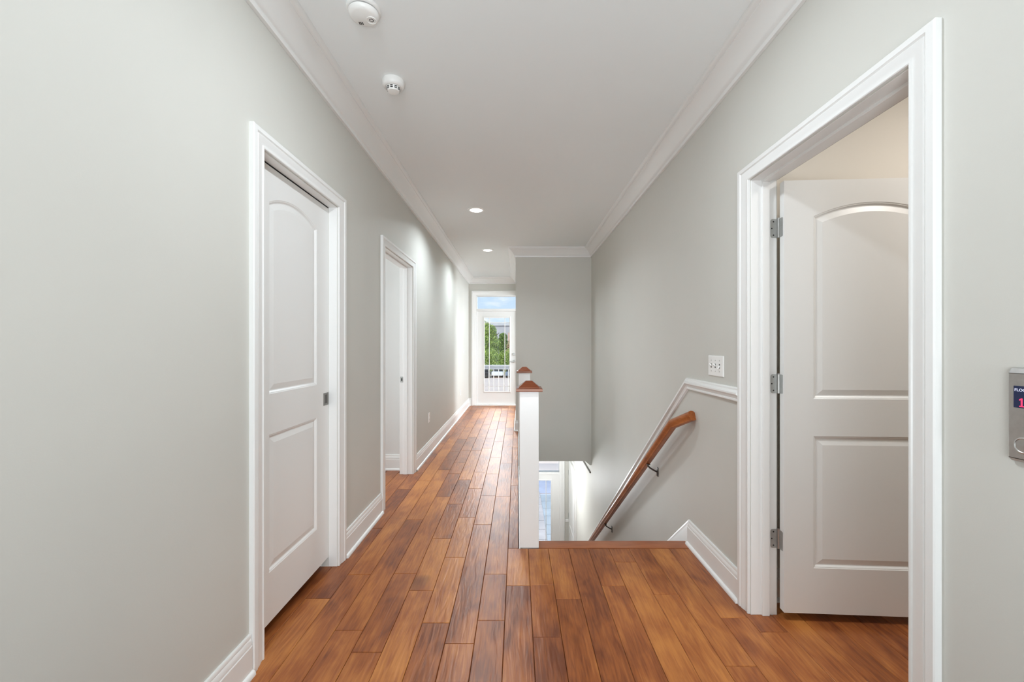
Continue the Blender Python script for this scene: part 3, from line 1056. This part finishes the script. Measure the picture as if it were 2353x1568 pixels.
def outlet(y, z, lab, cat='outlet', toggle=False):
    r = empty('wall_switch' if toggle else 'power_outlet', (XL, y, z))
    thing(r, lab, cat, None if toggle else 'outlets low on the left wall')
    p = MB().box(0.0003, 0.006, -0.036, 0.036, -0.057, 0.057).build('plate', M['plastic'], r, bevel=0.002, loc=(0, 0, 0))
    if toggle:
        MB().box(0.005, 0.018, -0.005, 0.005, -0.004, 0.012).build('toggle', M['plastic'], r, loc=(0, 0, 0))
    else:
        for s in (-1, 1):
            q = MB().lathe((0.0055, 0, s * 0.020), [(0.017, 0), (0.017, 0.002)], 20, 'X').build('socket', M['plastic'], r, loc=(0, 0, 0))
            MB().box(0.0074, 0.0079, -0.0075, -0.0055, s * 0.020 - 0.003, s * 0.020 + 0.006).box(0.0074, 0.0079, 0.0055, 0.0075, s * 0.020 - 0.003, s * 0.020 + 0.006).build('slot', M['plastic_dark'], q, loc=(0, 0, 0))
    return r
outlet(4.92, 0.434, 'white outlet just past the second left doorway')
outlet(7.66, 0.426, 'white outlet near the far end of left wall')
outlet(8.09, 1.18, 'white switch plate beside the balcony door on left wall', 'light switch', True)

# ------------------------------------------------------------------ call station (right edge of the picture)
cs = empty('call_station', (XR, 0.90, 1.125))
thing(cs, 'brushed steel lift call panel with red digit display on right wall', 'call panel')
b = MB()
yl, yr = 0.0345, -0.0755
prof = [(-0.0005, -0.100), (-0.006, -0.100), (-0.012, -0.093), (-0.012, 0.094), (-0.006, 0.106), (-0.0005, 0.106)]
b.prism(prof, yr, yl, 'Y')
b.build('housing', M['steel'], cs, bevel=0.0012, seg=2, loc=(0, 0, 0))
for zs_ in (0.0935, -0.0935):
    MB().box(-0.0125, -0.0115, yr + 0.001, yl - 0.001, zs_, zs_ + 0.0013).build('seam', M['dark_metal'], cs, loc=(0, 0, 0))
scn = MB().box(-0.0132, -0.0115, -0.034, 0.0242, 0.019, 0.067).build('display', M['screen'], cs, bevel=0.0006, seg=1, loc=(0, 0, 0))
MB().lathe((-0.0115, 0.0045, -0.062), [(0.0182, 0), (0.0182, -0.003), (0.0155, -0.0045), (0.0142, -0.0035), (0.010, -0.0035), (0.0, -0.0042)], 36, 'X', cap=False).build('call_button', M['steel'], cs, smooth=35, loc=(0, 0, 0))
def text(s, size, yz, m, name, squeeze=1.0):
    cu = bpy.data.curves.new(name, 'FONT')
    cu.body = s
    cu.size = size
    cu.extrude = 0.0002
    t = bpy.data.objects.new(name, cu)
    C.objects.link(t)
    dg = bpy.context.evaluated_depsgraph_get()
    me = bpy.data.meshes.new_from_object(t.evaluated_get(dg))
    bpy.data.objects.remove(t)
    me.name = name
    # text x runs towards -y, text y runs up, faces -x
    mt = Matrix(((0, 0, -1, -0.0134), (-squeeze, 0, 0, yz[0]), (0, 1, 0, yz[1]), (0, 0, 0, 1)))
    me.transform(mt)
    me.materials.clear()
    me.materials.append(m)
    o = bpy.data.objects.new(name, me)
    C.objects.link(o)
    o.parent = scn
    return o
text('FLOOR', 0.0085, (0.0220, 0.0555), M['screen_white'], 'lettering', 1.0)
dg_ = MB()
dg_.prism([(0.0130, 0.0215), (0.0130, 0.0240), (0.0100, 0.0240), (0.0100, 0.0368), (0.0130, 0.0352), (0.0130, 0.0382), (0.0090, 0.0405), (0.0070, 0.0405), (0.0070, 0.0240), (0.0042, 0.0240), (0.0042, 0.0215)], -0.0138, -0.0133, 'X')
dg_.build('digit', M['screen_red'], scn, loc=(0, 0, 0))

# ------------------------------------------------------------------ outside: balcony
GZ = -3.75
structure(MB().box(-60, 40, YF + 0.125, 150, GZ - 0.3, GZ).build('ground', M['ground']))
structure(MB().box(-60, 40, 14.2, 16.6, GZ - 0.05, GZ + 0.02).build('road', M['asphalt']))
dk = structure(MB().box(-2.4, 1.6, YF + 0.125, 10.62, -0.32, -0.125).build('balcony_deck', M['render_grey']))
for k in range(10):
    yb = YF + 0.13 + 0.147 * k
    MB().box(-2.4, 1.6, yb, yb + 0.140, -0.125, -0.10).build('deck_board', M['deck'], dk)
rg = empty('balcony_railing', (-0.5, 10.45, -0.10))
thing(rg, 'white balcony railing with thin balusters outside the glazed door', 'railing')
YR = 10.45
MB().box(-2.4, 1.6, YR - 0.045, YR + 0.045, 0.755, 0.80).box(-2.4, 1.6, YR - 0.020, YR + 0.020, 0.69, 0.755).build('top_rail', M['rail_shade_grey'], rg, bevel=0.006)
MB().box(-2.4, 1.6, YR - 0.020, YR + 0.020, 0.02, 0.07).build('bottom_rail', M['rail_white'], rg, bevel=0.004)
xb = -2.30
bal = None
while xb < 1.55:
    if bal is None:
        bal = MB().box(-0.009, 0.009, -0.009, 0.009, 0.07, 0.69).build('baluster', M['rail_white'])
        o = bal
    else:
        o = bal.copy()
        C.objects.link(o)
    o.parent = rg
    o.location = (xb + 0.5, 0, 0.10)
    xb += 0.122
for xp in (-2.36, 1.56):
    MB().box(xp - 0.04, xp + 0.04, YR - 0.04, YR + 0.04, -0.10, 0.86).build('post', M['rail_white'], rg, bevel=0.004)

# paving below, seen through the entrance door
pav = structure(MB().box(-1.5, 3.0, 9.08, 14.15, GZ - 0.02, GZ + 0.012).build('patio', M['render_grey']))
pm = MB().box(-0.288, 0.288, -0.288, 0.288, 0, 0.022)
for mk, rows_ in (('paver', (0, 1)), ('paver_blue', (2, 3, 4))):
    proto = None
    for i in rows_:
        for k in range(8):
            if proto is None:
                proto = pm.build('paver', M[mk], bevel=0.004, seg=1)
                o = proto
            else:
                o = proto.copy()
                C.objects.link(o)
            o.parent = pav
            o.location = (-0.115 + 0.59 * i, 9.6 + 0.59 * k + (0.29 if i % 2 else 0), GZ + 0.012)

# ------------------------------------------------------------------ outside: trees, hedge, cars, building
def foliage(name, m, blobs, n, leaf, parent, seed):
    r = random.Random(seed)
    v, f = [], []
    tot = sum(b[3] * b[4] for b in blobs)
    for (bx, by, bz, rx, rz) in blobs:
        cnt = int(n * rx * rz / tot)
        for _ in range(cnt):
            while True:
                p = Vector((r.uniform(-1, 1), r.uniform(-1, 1), r.uniform(-1, 1)))
                if 0.45 < p.length < 1:
                    break
            c = Vector((bx + p.x * rx, by + p.y * rx, bz + p.z * rz))
            a = Vector((r.gauss(0, 1), r.gauss(0, 1), r.gauss(0, 1))).normalized()
            b = a.orthogonal().normalized()
            b = Matrix.Rotation(r.uniform(0, 6.28), 3, a) @ b
            cc = a.cross(b)
            s = leaf * r.uniform(0.6, 1.3)
            i = len(v)
            v += [tuple(c + b * s), tuple(c + cc * s * 0.55), tuple(c - b * s), tuple(c - cc * s * 0.55)]
            f.append((i, i + 1, i + 2, i + 3))
    me = bpy.data.meshes.new(name)
    me.from_pydata(v, [], f)
    me.materials.append(m)
    o = bpy.data.objects.new(name, me)
    C.objects.link(o)
    o.parent = parent
    return o

def tree(x, y, h, rx, m, lab, seed, n=2600, low=0.5):
    r = empty('tree', (x, y, GZ))
    thing(r, lab, 'tree', 'trees beyond the parking lot')
    rr_ = random.Random(seed)
    tb = MB().tube([(0, 0, 0), (0.05, 0, h * 0.25), (-0.05, 0.05, h * 0.5), (0.0, 0.0, h * 0.8)], 0.16, 8)
    for k in range(4):
        a = rr_.uniform(0, 6.28)
        tb.tube([(0, 0, h * (0.3 + 0.1 * k)), (math.cos(a) * rx * 0.6, math.sin(a) * rx * 0.6, h * (0.5 + 0.1 * k))], 0.06, 6)
    tb.build('trunk', M['trunk'], r, loc=(0, 0, 0))
    blobs = []
    for k in range(11):
        t = k / 10
        zz = h * (low + (0.92 - low) * t)
        ww = rx * (1.0 - 0.62 * t)
        a = rr_.uniform(0, 6.28)
        q = rr_.uniform(0.1, 0.55) * ww
        blobs.append((q * math.cos(a), q * math.sin(a), zz, ww * rr_.uniform(0.55, 0.8), h * 0.11))
    foliage('crown', m, blobs, n, 0.15, r, seed)
    return r
tree(-7.9, 93, 11.2, 2.6, M['leaf_dark'], 'tallest dark green tree, leftmost and farthest through the balcony door', 3, 5000, 0.3)
tree(-5.2, 78, 9.3, 3.2, M['leaf_bright'], 'broad yellow green tree in front of the tallest one', 5, 12000, 0.25)
tree(-2.7, 86, 7.5, 2.9, M['leaf_dark'], 'rounded green tree in the middle of the balcony door glass', 11, 9000, 0.25)
tree(-1.0, 79, 7.0, 1.9, M['leaf_pink'], 'pink tinged tree on the right in the balcony door glass', 9, 6000, 0.35)
hdg = empty('hedge', (-4, 72, GZ))
thing(hdg, 'long bright green hedge behind the parked cars', 'hedge')
foliage('hedge_leaves', M['leaf_bright'], [(-6 + 1.1 * k, (k % 2) * 0.5, 1.9 + 0.35 * ((k * 7) % 3), 1.1, 2.2) for k in range(13)], 15000, 0.13, hdg, 21)['kind'] = 'stuff'

def car(x, y, m, lab):
    r = empty('car', (x, y, GZ))
    thing(r, lab, 'car', 'cars parked beyond the balcony')
    MB().prism([(-0.88, 0.35), (0.88, 0.35), (0.92, 0.7), (0.86, 0.98), (-0.86, 0.98), (-0.92, 0.7)], -2.1, 2.1, 'Y').build('body', m, r, bevel=0.08, loc=(0, 0, 0))
    MB().prism([(-0.80, 0.97), (0.80, 0.97), (0.62, 1.50), (-0.62, 1.50)], -1.2, 0.9, 'Y').build('cabin', M['car_glass'], r, bevel=0.05, loc=(0, 0, 0))
    MB().box(-0.60, 0.60, -1.0, 0.7, 1.49, 1.53).build('roof', m, r, bevel=0.02, loc=(0, 0, 0))
    for sx_ in (-0.84, 0.70):
        for sy_ in (-1.35, 1.35):
            MB().lathe((sx_, sy_, 0.32), [(0.32, 0), (0.32, 0.14)], 16, 'X').build('wheel', M['tyre'], r, loc=(0, 0, 0))
    return r
car(-5.35, 67, M['car_black'], 'black car, leftmost between the balcony balusters')
car(-3.15, 67.5, M['car_white'], 'white car with dark glass beyond the balcony balusters')
car(-0.95, 67.2, M['car_blue'], 'slate blue car, rightmost beyond the balcony')

bd = empty('building', (-4, 122, GZ))
thing(bd, 'grey flat roofed building behind the trees', 'building')
MB().box(-9, 4, 118, 126, GZ, 7.0).build('wall', M['render_grey'], bd)
MB().box(-9.5, 4.5, 117.5, 126.5, 7.0, 7.9).build('roof', M['roof_grey'], bd)
MB().box(-2.6, 2.0, 117.2, 118, GZ, 5.0).build('brick_bay', M['pink'], bd)
wn = None
for k in range(4):
    for zz in (-0.8, 2.6):
        wf_ = MB().box(-8.0 + 3.0 * k, -6.8 + 3.0 * k, 117.90, 118.05, zz, zz + 1.7).build('window', M['rail_white'], bd)
        MB().box(-7.9 + 3.0 * k, -6.9 + 3.0 * k, 117.86, 117.92, zz + 0.1, zz + 1.6).build('pane', M['car_glass'], wf_)
